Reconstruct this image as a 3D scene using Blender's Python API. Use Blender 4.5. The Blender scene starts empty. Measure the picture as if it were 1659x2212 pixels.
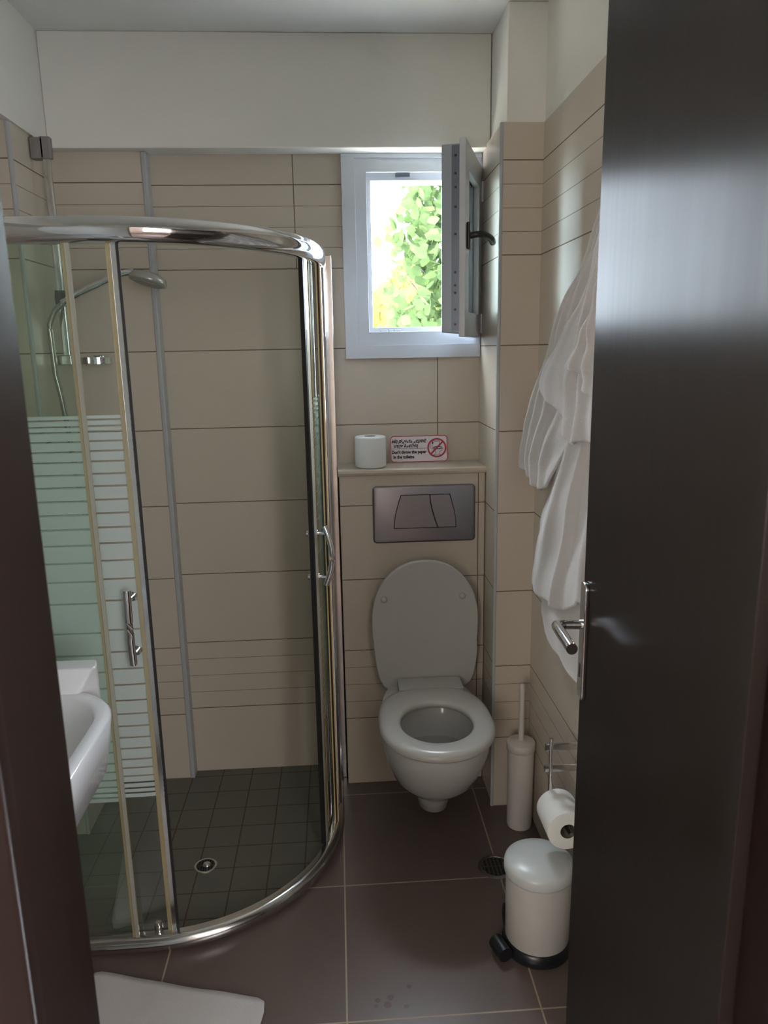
import bpy, bmesh, math, random
from math import sin, cos, pi, radians
from mathutils import Vector, Matrix, Euler

# ------------------------------------------------------------------ camera, world, lights
sc = bpy.context.scene
C = sc.collection
YAW, PITCH, ROLL, F, CAMH = 0.0601, 0.2163, -0.0179, 1606.966, 1.4971
cd = bpy.data.cameras.new('camera')
cam = bpy.data.objects.new('camera', cd); C.objects.link(cam)
fw = Vector((sin(YAW)*cos(PITCH), cos(YAW)*cos(PITCH), -sin(PITCH)))
r0 = Vector((cos(YAW), -sin(YAW), 0)); u0 = r0.cross(fw)
rr = r0*cos(ROLL)+u0*sin(ROLL); uu = -r0*sin(ROLL)+u0*cos(ROLL)
cam.matrix_world = Matrix(((rr.x, uu.x, -fw.x, 0), (rr.y, uu.y, -fw.y, 0), (rr.z, uu.z, -fw.z, CAMH), (0, 0, 0, 1)))
cd.sensor_fit = 'HORIZONTAL'; cd.sensor_width = 36.0; cd.lens = F/1659*36
cd.clip_start = 0.02; cd.clip_end = 200
cd.dof.use_dof = True; cd.dof.focus_distance = 2.2; cd.dof.aperture_fstop = 13
sc.camera = cam
sc.view_settings.view_transform = 'Standard'; sc.view_settings.look = 'None'
sc.view_settings.gamma = 1; sc.view_settings.use_curve_mapping = False
sc.view_settings.exposure = 0.0

SKY = (0.78, 0.89, 1.0); SKY_STRENGTH = 71.0
w = bpy.data.worlds.new('sky'); sc.world = w; w.use_nodes = True
bg = w.node_tree.nodes['Background']
bg.inputs[0].default_value = (*SKY, 1); bg.inputs[1].default_value = SKY_STRENGTH

def area(name, loc, rot, sx, sy, power, col, portal=False):
    l = bpy.data.lights.new(name, 'AREA'); l.shape = 'RECTANGLE'; l.size = sx; l.size_y = sy
    l.energy = power; l.color = col
    if portal: l.cycles.is_portal = True
    o = bpy.data.objects.new(name, l); C.objects.link(o); o.location = loc; o.rotation_euler = rot
    return o
sl = bpy.data.lights.new('sun', 'SUN'); sl.energy = 90; sl.angle = 0.01; sl.color = (1, .93, .78)
so = bpy.data.objects.new('sun', sl); C.objects.link(so); so.rotation_euler = (radians(42), 0, radians(-25))
area('bath_window_daylight', (.30, 2.62, 1.785), (radians(-90), 0, 0), .36, .47, 1, (1, 1, 1), True)
area('hall_fill_right', (1.05, -1.60, 1.55), (radians(90), 0, radians(28)), .9, 1.2, 34.0, (.97, .97, 1.0))  # unseen fill added on the hall's right to lift the left walls
area('hall_fill_left', (-1.10, -1.60, 1.45), (radians(90), 0, radians(-28)), .9, 1.3, 38.0, (1.0, .93, .85))  # unseen warm fill added on the hall's left to lift the right wall
area('hall_fill_top', (.55, -.75, 2.36), (0, 0, 0), .35, .35, 10.0, (1.0, .90, .80))  # unseen overhead fill added in the hall to brighten camera-facing surfaces

# ------------------------------------------------------------------ dimensions
D, DB, DC, DL, XR = 2.493, 2.3635, 2.1945, 2.450, .5915
XL, XLF, YT = -.83, -.95, 2.16      # side of the rear-left pipe block, left wall, front of the block
TT, CEIL = 2.092, 2.397              # top of the tiling, ceiling
PY = 2.412                           # plaster beam over the tiles

# ------------------------------------------------------------------ helpers
def prop(o, label=None, cat=None, group=None, kind=None):
    if label: o['label'] = label
    if cat: o['category'] = cat
    if group: o['group'] = group
    if kind: o['kind'] = kind
    return o
def mk(name, bm, mat, parent=None, smooth=False, bevel=0, seg=2, fixn=True, angle=None, subd=0, loc=None, rot=None):
    if fixn: bmesh.ops.recalc_face_normals(bm, faces=bm.faces[:])
    me = bpy.data.meshes.new(name); bm.to_mesh(me); bm.free()
    for mt in (mat if isinstance(mat, (list, tuple)) else [mat]): me.materials.append(mt)
    if smooth:
        for p in me.polygons: p.use_smooth = True
    o = bpy.data.objects.new(name, me); C.objects.link(o)
    if parent is not None: o.parent = parent
    if loc is not None: o.location = loc
    if rot is not None: o.rotation_euler = rot
    if subd:
        s = o.modifiers.new('sub', 'SUBSURF'); s.levels = subd; s.render_levels = subd
    if bevel:
        b = o.modifiers.new('bev', 'BEVEL'); b.width = bevel; b.segments = seg; b.limit_method = 'ANGLE'; b.angle_limit = radians(35)
        for p in me.polygons: p.use_smooth = True
        wn = o.modifiers.new('wn', 'WEIGHTED_NORMAL'); wn.keep_sharp = True
    elif angle:
        es = me.edges
        bm2 = bmesh.new(); bm2.from_mesh(me)
        for e in bm2.edges:
            if len(e.link_faces) == 2 and e.calc_face_angle(0) > radians(angle): e.smooth = False
        bm2.to_mesh(me); bm2.free()
    return o
def empty(name, loc, label, cat, group=None, rz=0):
    o = bpy.data.objects.new(name, None); C.objects.link(o); o.location = loc; o.rotation_euler = (0, 0, rz)
    o.empty_display_size = .05
    return prop(o, label, cat, group)
def B(): return bmesh.new()
def box(bm, x0, x1, y0, y1, z0, z1, mi=0):
    v = [bm.verts.new((x, y, z)) for x in (x0, x1) for y in (y0, y1) for z in (z0, z1)]
    for f in ((0, 1, 3, 2), (4, 6, 7, 5), (0, 4, 5, 1), (2, 3, 7, 6), (0, 2, 6, 4), (1, 5, 7, 3)):
        bm.faces.new([v[i] for i in f]).material_index = mi
    return v
def rings(bm, rs, cap0=True, cap1=True, closed=True, mi=0):
    vs = [[bm.verts.new(p) for p in r] for r in rs]
    n = len(vs[0])
    for a, b in zip(vs, vs[1:]):
        for i in range(n if closed else n-1):
            bm.faces.new((a[i], a[(i+1) % n], b[(i+1) % n], b[i])).material_index = mi
    if cap0: bm.faces.new(vs[0][::-1]).material_index = mi
    if cap1: bm.faces.new(vs[-1]).material_index = mi
    return vs
def lathe(bm, prof, c=(0, 0, 0), axis='Z', n=40, cap0=True, cap1=True):
    rs = []
    for r, h in prof:
        ring = []
        for i in range(n):
            a = 2*pi*i/n
            if axis == 'Z': p = (c[0]+r*cos(a), c[1]+r*sin(a), c[2]+h)
            elif axis == 'Y': p = (c[0]+r*cos(a), c[1]+h, c[2]+r*sin(a))
            else: p = (c[0]+h, c[1]+r*cos(a), c[2]+r*sin(a))
            ring.append(p)
        rs.append(ring)
    return rings(bm, rs, cap0, cap1)
def tube(bm, pts, r, n=12, caps=True, sec=None, up=(0, 0, 1)):
    """sweep a round (or given) section along a path; sec = list of (side, up) offsets"""
    P = [Vector(p) for p in pts]; R = r if isinstance(r, (list, tuple)) else [r]*len(P)
    rs = []
    ref = Vector(up)
    for i, p in enumerate(P):
        t = (P[min(i+1, len(P)-1)]-P[max(i-1, 0)]).normalized()
        s = t.cross(ref)
        if s.length < 1e-4: s = t.cross(Vector((1, 0, 0)))
        s.normalize(); u = s.cross(t).normalized()
        if sec: rs.append([p+s*a+u*b for a, b in sec])
        else: rs.append([p+(s*cos(2*pi*k/n)+u*sin(2*pi*k/n))*R[i] for k in range(n)])
    return rings(bm, rs, caps, caps)
def prism(bm, poly, axis, a0, a1, mi=0):
    """extrude polygon (2D) along axis"""
    def P(u, v, a):
        return {'X': (a, u, v), 'Y': (u, a, v), 'Z': (u, v, a)}[axis]
    return rings(bm, [[P(u, v, a0) for u, v in poly], [P(u, v, a1) for u, v in poly]], mi=mi)
def catmull(pts, k=6):
    P = [Vector(p) for p in pts]; P = [P[0]*2-P[1]]+P+[P[-1]*2-P[-2]]; out = []
    for i in range(1, len(P)-2):
        for j in range(k):
            t = j/k
            out.append(.5*((2*P[i])+(-P[i-1]+P[i+1])*t+(2*P[i-1]-5*P[i]+4*P[i+1]-P[i+2])*t*t+(-P[i-1]+3*P[i]-3*P[i+1]+P[i+2])*t**3))
    out.append(P[-2]); return out

# ------------------------------------------------------------------ materials
class N:
    def __init__(s, name):
        s.m = bpy.data.materials.new(name); s.m.use_nodes = True; s.t = s.m.node_tree
        s.b = s.t.nodes['Principled BSDF']; s.out = s.t.nodes['Material Output']
    def n(s, typ, **kw):
        x = s.t.nodes.new(typ)
        for k, v in kw.items(): setattr(x, k, v)
        return x
    def l(s, a, b): s.t.links.new(a, b)
    def math(s, op, a, b=None, c=None):
        x = s.n('ShaderNodeMath', operation=op)
        for i, v in enumerate((a, b, c)):
            if v is None: continue
            if isinstance(v, (int, float)): x.inputs[i].default_value = v
            else: s.l(v, x.inputs[i])
        return x.outputs[0]
    def mix(s, fac, a, b):
        x = s.n('ShaderNodeMix', data_type='RGBA')
        if isinstance(fac, (int, float)): x.inputs[0].default_value = fac
        else: s.l(fac, x.inputs[0])
        for i, v in ((6, a), (7, b)):
            if isinstance(v, (tuple, list)): x.inputs[i].default_value = (*v[:3], 1)
            else: s.l(v, x.inputs[i])
        return x.outputs[2]
    def pos(s):
        g = s.n('ShaderNodeNewGeometry'); x = s.n('ShaderNodeSeparateXYZ'); s.l(g.outputs['Position'], x.inputs[0]); return g.outputs['Position'], x.outputs
    def noise(s, scale, detail=3, vec=None, rough=.5):
        x = s.n('ShaderNodeTexNoise'); x.inputs['Scale'].default_value = scale; x.inputs['Detail'].default_value = detail; x.inputs['Roughness'].default_value = rough
        if vec is not None: s.l(vec, x.inputs['Vector'])
        return x.outputs[0]
    def bump(s, h, strength=.3, dist=.002):
        x = s.n('ShaderNodeBump'); x.inputs['Strength'].default_value = strength; x.inputs['Distance'].default_value = dist
        s.l(h, x.inputs['Height']); s.l(x.outputs[0], s.b.inputs['Normal'])
    def set(s, col=None, rough=None, metal=None, spec=None, **kw):
        if col is not None:
            if isinstance(col, (tuple, list)): s.b.inputs['Base Color'].default_value = (*col[:3], 1)
            else: s.l(col, s.b.inputs['Base Color'])
        if rough is not None:
            if isinstance(rough, (int, float)): s.b.inputs['Roughness'].default_value = rough
            else: s.l(rough, s.b.inputs['Roughness'])
        if metal is not None: s.b.inputs['Metallic'].default_value = metal
        if spec is not None: s.b.inputs['Specular IOR Level'].default_value = spec
        for k, v in kw.items(): s.b.inputs[k].default_value = v
        return s

def simple(name, col, rough=.5, metal=0, spec=.5, nscale=0, nb=.1, nd=.001, var=0, **kw):
    a = N(name)
    if var:
        p, _ = a.pos(); f = a.noise(var[0], 3, p)
        a.set(a.mix(f, [c*(1-var[1]) for c in col], [min(1, c*(1+var[1])) for c in col]))
    else: a.set(col)
    a.set(None, rough, metal, spec, **kw)
    if nscale:
        p, _ = a.pos(); a.bump(a.noise(nscale, 4, p), nb, nd)
    return a.m

TILE = (.595, .52, .43); GROUT = (.17, .125, .09)
def tile_mat(name, axis, joints=(), col=TILE):
    a = N(name); P, X = a.pos(); z = X[2]; c = X[axis]
    def near(v, half):          # 1 inside |v|<half, soft
        return a.math('LESS_THAN', a.math('ABSOLUTE', v), half)
    def per(v, period, off):    # distance to nearest multiple
        return a.math('SUBTRACT', a.math('FLOORED_MODULO', a.math('ADD', v, off+period/2), period), period/2)
    rows = near(per(z, .25, 0), .0016)
    fine = near(per(z, .0625, 0), .0010)
    def rng(v, lo, hi): return a.math('MULTIPLY', a.math('GREATER_THAN', v, lo), a.math('LESS_THAN', v, hi))
    band = a.math('ADD', rng(z, 1.75, 2.0), rng(z, .25, .5))
    mask = a.math('MAXIMUM', rows, a.math('MULTIPLY', a.math('MULTIPLY', fine, band), .8))
    for x, lo, hi in joints:
        mask = a.math('MAXIMUM', mask, a.math('MULTIPLY', near(a.math('SUBTRACT', c, x), .0016), rng(z, lo, hi)))
    big = a.noise(2.2, 2, P); small = a.noise(90, 3, P)
    base = a.mix(a.math('MULTIPLY', big, .5), [v*.93 for v in col], [v*1.07 for v in col])
    base = a.mix(a.math('MULTIPLY', small, .12), base, [v*.8 for v in col])
    a.set(a.mix(mask, base, GROUT), a.math('ADD', .34, a.math('MULTIPLY', mask, .5)), spec=.45)
    h = a.math('SUBTRACT', a.math('MULTIPLY', a.noise(14, 2, P), .06), mask)
    a.bump(h, .6, .0012)
    return a.m

def plaster():
    a = N('white plaster'); P, X = a.pos()
    a.set(a.mix(a.noise(3, 3, P), (.79, .77, .71), (.84, .82, .77)), .85, spec=.2)
    a.bump(a.noise(60, 4, P), .25, .002); return a.m
def ceilm():
    a = N('ceiling paint'); P, X = a.pos()
    a.set(a.mix(a.noise(3, 3, P), (.78, .78, .76), (.83, .83, .81)), .85, spec=.2)
    a.bump(a.noise(60, 4, P), .15, .002); return a.m

def floor_mat():
    a = N('brown floor tile'); P, X = a.pos()
    def per(v, period, off): return a.math('ABSOLUTE', a.math('SUBTRACT', a.math('FLOORED_MODULO', a.math('ADD', v, off+period/2), period), period/2))
    gx = a.math('LESS_THAN', per(X[0], .449, .020), .0021); gy = a.math('LESS_THAN', per(X[1], .4425, -1.8515), .0021)
    g = a.math('MAXIMUM', gx, gy)
    n1 = a.noise(5, 5, P, .6); n2 = a.noise(120, 3, P)
    c = a.mix(n1, (.105, .076, .066), (.150, .112, .098)); c = a.mix(a.math('MULTIPLY', n2, .25), c, (.08, .058, .05))
    # a few small dark reddish spots near the doorway
    for (x, y, r) in ((.052, 1.462, .007), (.083, 1.468, .008), (.075, 1.448, .009), (.048, 1.447, .005), (.13, 1.495, .006), (.118, 1.44, .006)):
        dx = a.math('SUBTRACT', X[0], x); dy = a.math('SUBTRACT', X[1], y)
        d = a.math('ADD', a.math('MULTIPLY', dx, dx), a.math('MULTIPLY', dy, dy))
        d = a.math('ADD', d, a.math('MULTIPLY', a.math('SUBTRACT', n2, .5), r*r*.9))
        c = a.mix(a.math('MULTIPLY', a.math('LESS_THAN', d, r*r), .75), c, (.07, .025, .02))
    a.set(a.mix(g, c, (.36, .29, .22)), a.math('ADD', .30, a.math('MULTIPLY', g, .4)), spec=.45)
    a.bump(a.math('SUBTRACT', a.math('MULTIPLY', n1, .2), g), .4, .001); return a.m
def mosaic_mat():
    a = N('grey green shower mosaic'); P, X = a.pos()
    def per(v, period, off): return a.math('ABSOLUTE', a.math('SUBTRACT', a.math('FLOORED_MODULO', a.math('ADD', v, off+period/2), period), period/2))
    g = a.math('MAXIMUM', a.math('LESS_THAN', per(X[0], .105, .242), .0020), a.math('LESS_THAN', per(X[1], .0995, -1.8545), .0020))
    n1 = a.noise(2.5, 4, P, .6)
    c = a.mix(n1, (.105, .105, .085), (.15, .145, .12))
    a.set(a.mix(g, c, a.mix(n1, (.055, .045, .03), (.12, .07, .045))), a.math('ADD', .35, a.math('MULTIPLY', g, .4)), spec=.4)
    a.bump(a.math('SUBTRACT', a.math('MULTIPLY', a.noise(40, 3, P), .15), g), .5, .001); return a.m

def wood(name, c0, c1, rough=.26, sx=55, aniso=None, bump=.2, spec=.5):
    a = N(name); P, X = a.pos()
    mp = a.n('ShaderNodeMapping'); a.l(P, mp.inputs['Vector']); mp.inputs['Scale'].default_value = (sx, sx, 1.6)
    g = a.noise(1.0, 5, mp.outputs[0], .65)
    mp2 = a.n('ShaderNodeMapping'); a.l(P, mp2.inputs['Vector']); mp2.inputs['Scale'].default_value = (sx*4, sx*4, 4)
    g2 = a.noise(1.0, 3, mp2.outputs[0], .6)
    a.set(a.mix(g, c0, c1), a.math('ADD', rough-.04, a.math('MULTIPLY', g, .09)), spec=spec)
    if aniso:
        cv = a.n('ShaderNodeCombineXYZ')
        for i in range(3): cv.inputs[i].default_value = aniso[i]
        a.l(cv.outputs[0], a.b.inputs['Tangent']); a.b.inputs['Anisotropic'].default_value = .9
    a.bump(a.math('ADD', a.math('MULTIPLY', g, .6), a.math('MULTIPLY', g2, .5)), bump, .0005)
    return a.m

def glassm(name, tint, rough=.0, haze=0, hazecol=(.6, .7, .62)):
    """thin pane: straight-through transmission plus a Fresnel reflection"""
    m = bpy.data.materials.new(name); m.use_nodes = True; t = m.node_tree; t.nodes.clear()
    out = t.nodes.new('ShaderNodeOutputMaterial'); tr = t.nodes.new('ShaderNodeBsdfTransparent'); gl = t.nodes.new('ShaderNodeBsdfGlossy')
    fr = t.nodes.new('ShaderNodeFresnel'); mx = t.nodes.new('ShaderNodeMixShader')
    tr.inputs[0].default_value = (*tint, 1); gl.inputs['Roughness'].default_value = rough; fr.inputs[0].default_value = 1.45
    last = tr.outputs[0]
    if haze:
        df = t.nodes.new('ShaderNodeBsdfDiffuse'); df.inputs[0].default_value = (*hazecol, 1)
        nz = t.nodes.new('ShaderNodeTexNoise'); nz.inputs['Scale'].default_value = 9; nz.inputs['Detail'].default_value = 6
        gp = t.nodes.new('ShaderNodeNewGeometry'); t.links.new(gp.outputs['Position'], nz.inputs['Vector'])
        ml = t.nodes.new('ShaderNodeMath'); ml.operation = 'MULTIPLY'; ml.inputs[1].default_value = haze*2; t.links.new(nz.outputs[0], ml.inputs[0])
        m2 = t.nodes.new('ShaderNodeMixShader'); t.links.new(ml.outputs[0], m2.inputs[0]); t.links.new(last, m2.inputs[1]); t.links.new(df.outputs[0], m2.inputs[2]); last = m2.outputs[0]
    t.links.new(fr.outputs[0], mx.inputs[0]); t.links.new(last, mx.inputs[1]); t.links.new(gl.outputs[0], mx.inputs[2]); t.links.new(mx.outputs[0], out.inputs[0])
    return m
def frostm(name, col, clear=.18):
    m = bpy.data.materials.new(name); m.use_nodes = True; t = m.node_tree; t.nodes.clear()
    out = t.nodes.new('ShaderNodeOutputMaterial')
    df = t.nodes.new('ShaderNodeBsdfDiffuse'); tl = t.nodes.new('ShaderNodeBsdfTranslucent'); tr = t.nodes.new('ShaderNodeBsdfTransparent')
    for n_ in (df, tl): n_.inputs[0].default_value = (*col, 1)
    a = t.nodes.new('ShaderNodeMixShader'); a.inputs[0].default_value = .5; t.links.new(df.outputs[0], a.inputs[1]); t.links.new(tl.outputs[0], a.inputs[2])
    b = t.nodes.new('ShaderNodeMixShader'); b.inputs[0].default_value = clear; t.links.new(a.outputs[0], b.inputs[1]); t.links.new(tr.outputs[0], b.inputs[2])
    g = t.nodes.new('ShaderNodeBsdfGlossy'); g.inputs['Roughness'].default_value = .25
    fr = t.nodes.new('ShaderNodeFresnel'); c = t.nodes.new('ShaderNodeMixShader'); t.links.new(fr.outputs[0], c.inputs[0]); t.links.new(b.outputs[0], c.inputs[1]); t.links.new(g.outputs[0], c.inputs[2])
    t.links.new(c.outputs[0], out.inputs[0]); return m

M_plaster = plaster(); M_ceil = ceilm()
M_tile_back = tile_mat('beige wall tile back', 0, ((-.115, 1.75, 2.1), (.336, 1.0, 1.5), (.336, .0, .5)))
M_tile_box = tile_mat('beige wall tile cistern box', 0, ((.452, 0, 1.1),))
M_tile_x = tile_mat('beige wall tile side', 1, ((1.70, 0, 2.1), (1.20, 0, 2.1)))
M_tile_y = tile_mat('beige wall tile facing', 0)
M_shelf = simple('beige shelf tile', (.52, .45, .36), .35, var=(8, .05))
M_trim = simple('pale plastic tile trim', (.42, .43, .44), .3, var=(20, .05))
M_floor = floor_mat(); M_mosaic = mosaic_mat()
M_door = wood('dark espresso door wood', (.018, .013, .012), (.024, .017, .015), .40, 55, (.0934, .9956, 0), .07, .42)
M_jamb = wood('dark red brown jamb wood', (.009, .005, .004), (.018, .008, .006), .36, 40, None, .2, .28)
M_pvc = simple('white window plastic', (.60, .62, .66), .35, spec=.5, var=(5, .02))
M_sash_grey = simple('grey metallic sash edge', (.36, .40, .45), .4, metal=.3)  # slightly metallic grey, darker than the white window plastic
M_lock = simple('dark steel lock strip', (.16, .18, .22), .38, metal=.8)
M_black = simple('black plastic', (.012, .013, .016), .3)
M_rubber = simple('black rubber seal', (.012, .011, .010), .55)
M_chrome = simple('polished chrome', (.80, .80, .82), .06, metal=1)
M_chrome_w = simple('worn chrome', (.72, .71, .70), .16, metal=1, var=(30, .12))
M_satin = simple('satin steel', (.30, .285, .31), .36, metal=1, nscale=60, nb=.06, var=(18, .05))
M_dark = simple('dark hole', (.01, .01, .01), .8)
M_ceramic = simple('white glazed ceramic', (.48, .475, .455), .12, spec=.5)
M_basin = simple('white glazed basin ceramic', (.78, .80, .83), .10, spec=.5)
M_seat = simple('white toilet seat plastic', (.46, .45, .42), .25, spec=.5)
M_water = glassm('toilet water', (.72, .74, .70))
M_bin = simple('white lacquered steel', (.54, .52, .49), .32, spec=.5, var=(30, .04))
M_binlid = simple('white bin lid plastic', (.60, .63, .62), .28)
M_brush = simple('white matt plastic', (.60, .56, .52), .45)
M_paper = simple('white tissue paper', (.80, .80, .77), .95, spec=.1, nscale=220, nb=.4, nd=.0006)
M_card = simple('grey cardboard core', (.22, .19, .15), .9)
def towelm():
    a = N('white terry cotton'); P, X = a.pos()
    a.set(a.mix(a.noise(8, 3, P), (.55, .52, .50), (.61, .58, .56)), .95, spec=.1)
    a.b.inputs['Sheen Weight'].default_value = .5; a.b.inputs['Sheen Roughness'].default_value = .5
    a.bump(a.noise(420, 3, P), .7, .0022); return a.m
M_towel = towelm()
M_glass = glassm('clear shower glass', (.93, .97, .94), haze=.03)
M_glass_dirty = glassm('green tinted shower glass', (.80, .90, .82), haze=.08, hazecol=(.50, .60, .48))
M_frost = frostm('frosted glass stripe', (.80, .90, .88), .05)
M_frost2 = frostm('green frosted glass stripe', (.66, .82, .74), .08)
M_pane = glassm('window pane', (.86, .93, .92), haze=.12, hazecol=(.55, .62, .60))
M_seal = frostm('yellowed clear plastic seal', (.80, .64, .34), .45)
M_seal_w = frostm('cream clear plastic seal', (.80, .76, .64), .42)
M_sign = simple('white sign plastic', (.76, .68, .70), .45)
M_signred = simple('sign red print', (.42, .035, .06), .5)
M_signblk = simple('sign black print', (.03, .018, .03), .6)
M_tag = simple('dark woven label', (.05, .045, .045), .7)
M_hose = simple('metal shower hose', (.42, .40, .36), .25, metal=.9)
M_showerhead = simple('grey shower head plastic', (.42, .42, .38), .22, metal=.4)
def leafm(name, col, tcol):
    m = bpy.data.materials.new(name); m.use_nodes = True; t = m.node_tree; t.nodes.clear()
    out = t.nodes.new('ShaderNodeOutputMaterial'); d = t.nodes.new('ShaderNodeBsdfDiffuse'); tr = t.nodes.new('ShaderNodeBsdfTranslucent'); mx = t.nodes.new('ShaderNodeMixShader')
    d.inputs[0].default_value = (*col, 1); tr.inputs[0].default_value = (*tcol, 1); mx.inputs[0].default_value = .55
    t.links.new(d.outputs[0], mx.inputs[1]); t.links.new(tr.outputs[0], mx.inputs[2]); t.links.new(mx.outputs[0], out.inputs[0]); return m
M_leaf = leafm('fresh green leaf', (.024, .036, .016), (.030, .048, .015))
M_yleaf = leafm('yellow green foliage', (.085, .070, .022), (.100, .080, .018))
M_bark = simple('brown bark', (.007, .006, .004), .9)
M_hall = simple('hall cream paint', (.46, .38, .32), .85)
M_ground = simple('dry grass ground', (.34, .32, .26), .95, var=(1, .3))

# ------------------------------------------------------------------ the setting
def struct(name, parts, mat, **kw):
    bm = B()
    for p in parts: box(bm, *p)
    return prop(mk(name, bm, mat, **kw), kind='structure')
struct('floor', [(-1.15, .78, .30, 2.75, -.10, 0)], M_floor)
struct('ceiling', [(-1.15, .78, .36, 2.75, CEIL, CEIL+.1)], M_ceil)
# back wall with the window opening
WX0, WX1, WZ0, WZ1 = .095, .462, 1.52, 2.065
struct('wall_back', [(-1.15, WX0, D, 2.66, 0, CEIL), (WX1, .78, D, 2.66, 0, CEIL), (WX0, WX1, D, 2.66, 0, WZ0), (WX0, WX1, D, 2.66, WZ1, CEIL)], M_tile_back)
struct('wall_back_upper', [(XL+.008, .488, PY, D-.001, 2.0865, CEIL)], M_plaster, bevel=.004)
struct('wall_back_left', [(XL, -.566, DL, D-.001, 0, 2.0862)], M_tile_y)
struct('trim_1', [(-.566, -.549, DL-.004, D-.001, 0, 2.0862)], M_trim, bevel=.004)
# cistern box and its tiled ledge
struct('wall_cistern_box', [(0.0, .473, DB, D-.001, 0, 1.098)], M_tile_box)
bm = B(); y0 = DB-.012
prof = [(y0+.008, 1.098), (y0+.002, 1.101), (y0, 1.108), (y0+.001, 1.115), (y0+.007, 1.120), (D-.001, 1.121), (D-.001, 1.098)]
prism(bm, prof, 'X', -.004, .478)
box(bm, .3365, .3385, y0+.02, D-.002, 1.1205, 1.1213)
prop(mk('trim_2', bm, M_shelf), kind='structure')
# right column beside the toilet
struct('wall_column', [(.476, .78, DC, D-.001, 0, TT+.004)], M_tile_x)
struct('wall_column_face', [(.478, XR, DC-.006, DC, 0, TT+.004)], M_tile_y)
struct('wall_column_upper', [(.490, .78, DC+.008, D-.001, TT+.004, CEIL)], M_plaster, bevel=.004)
struct('trim_3', [(.469, .479, DC-.009, DC+.003, 0, TT+.004)], M_trim, bevel=.003)
struct('wall_right', [(XR, .78, .62, DC-.006, 0, TT+.004)], M_tile_x)
struct('wall_right_upper', [(XR+.006, .78, .62, DC+.008, TT+.004, CEIL)], M_plaster)
# left side
struct('wall_left', [(-1.15, XLF, .62, YT, 0, TT)], M_tile_x)
struct('wall_left_block', [(-1.15, XL, YT, D-.001, 0, TT)], M_tile_x)
struct('wall_left_block_face', [(-1.15, XL-.006, YT-.006, YT, 0, TT)], M_tile_y)
struct('trim_4', [(XL-.008, XL+.003, YT-.009, YT+.004, 0, TT)], M_trim, bevel=.003)
struct('wall_left_upper', [(-1.15, XL+.008, .62, D-.001, TT, CEIL)], M_plaster)
# front wall with the doorway
JX0, JX1, JY0, JY1 = -.2465, .385, .505, .612
struct('wall_front', [(-1.6, JX0-.02, JY0+.008, JY1, 0, CEIL), (JX1+.02, 1.6, JY0+.008, JY1, 0, CEIL), (JX0-.02, JX1+.02, JY0+.008, JY1, 2.08, CEIL)], M_plaster)
struct('trim_5', [(JX0-.02, JX0, JY0, JY1+.004, 0, 2.06), (JX0-.11, JX0-.0, JY0-.012, JY0+.008, 0, 2.14)], M_jamb, bevel=.004)
struct('trim_6', [(JX1, JX1+.02, JY0, JY1+.0, 0, 2.06), (JX1+.0, JX1+.11, JY0-.012, JY0+.008, 0, 2.14)], M_jamb, bevel=.004)
struct('trim_7', [(JX0, JX1, JY0, JY1, 2.04, 2.08), (JX0, JX1, JY0-.012, JY0+.008, 2.06, 2.14)], M_jamb, bevel=.004)
# hallway the photographer stands in
struct('floor_hall', [(-1.6, 1.6, -2.0, .30, -.10, 0)], M_floor)
struct('ceiling_hall', [(-1.6, 1.6, -2.0, .36, CEIL, CEIL+.1)], M_ceil)
struct('wall_hall_left', [(-1.7, -1.6, -2.1, JY0+.1, 0, CEIL)], M_hall)
struct('wall_hall_right', [(1.6, 1.7, -2.1, JY0+.1, 0, CEIL)], M_hall)
struct('wall_hall_rear', [(-1.6, 1.6, -2.1, -2.0, 0, CEIL)], M_hall)

# ------------------------------------------------------------------ window
def frame(bm, x0, x1, z0, z1, y0, y1, t):
    tl, tr_, tb, tt = t if isinstance(t, tuple) else (t,)*4
    a = [(x0, z0), (x1, z0), (x1, z1), (x0, z1)]; b = [(x0+tl, z0+tb), (x1-tr_, z0+tb), (x1-tr_, z1-tt), (x0+tl, z1-tt)]
    va = [[bm.verts.new((p[0], y, p[1])) for p in L] for L, y in ((a, y0), (b, y0), (b, y1), (a, y1))]
    for A_, B_ in zip(va, va[1:]+va[:1]):
        for i in range(4): bm.faces.new((A_[i], A_[(i+1) % 4], B_[(i+1) % 4], B_[i]))
bm = B()
frame(bm, .034, .474, 1.466, 2.0855, 2.474, 2.4925, (.042, .001, .042, .012))        # outer casing
frame(bm, .072, .474, 1.506, 2.080, 2.482, 2.560, (.040, .034, .044, .046))         # main frame
frame(bm, .108, .442, 1.546, 2.038, 2.500, 2.575, (.018, .012, .018, .026))         # glazing rebate
win = prop(mk('window_1', bm, M_pvc, bevel=.0022), kind='structure')
bm = B(); box(bm, .205, .250, 2.494, 2.5, 2.022, 2.033); mk('strike_plate', bm, M_lock, win)
for x0, x1 in ((.150, .172), (.178, .190), (.194, .216)):
    bm = B(); box(bm, x0, x1, 2.490, 2.503, 1.5465, 1.556); mk('strike_plate', bm, M_sash_grey, win, bevel=.001)
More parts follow.
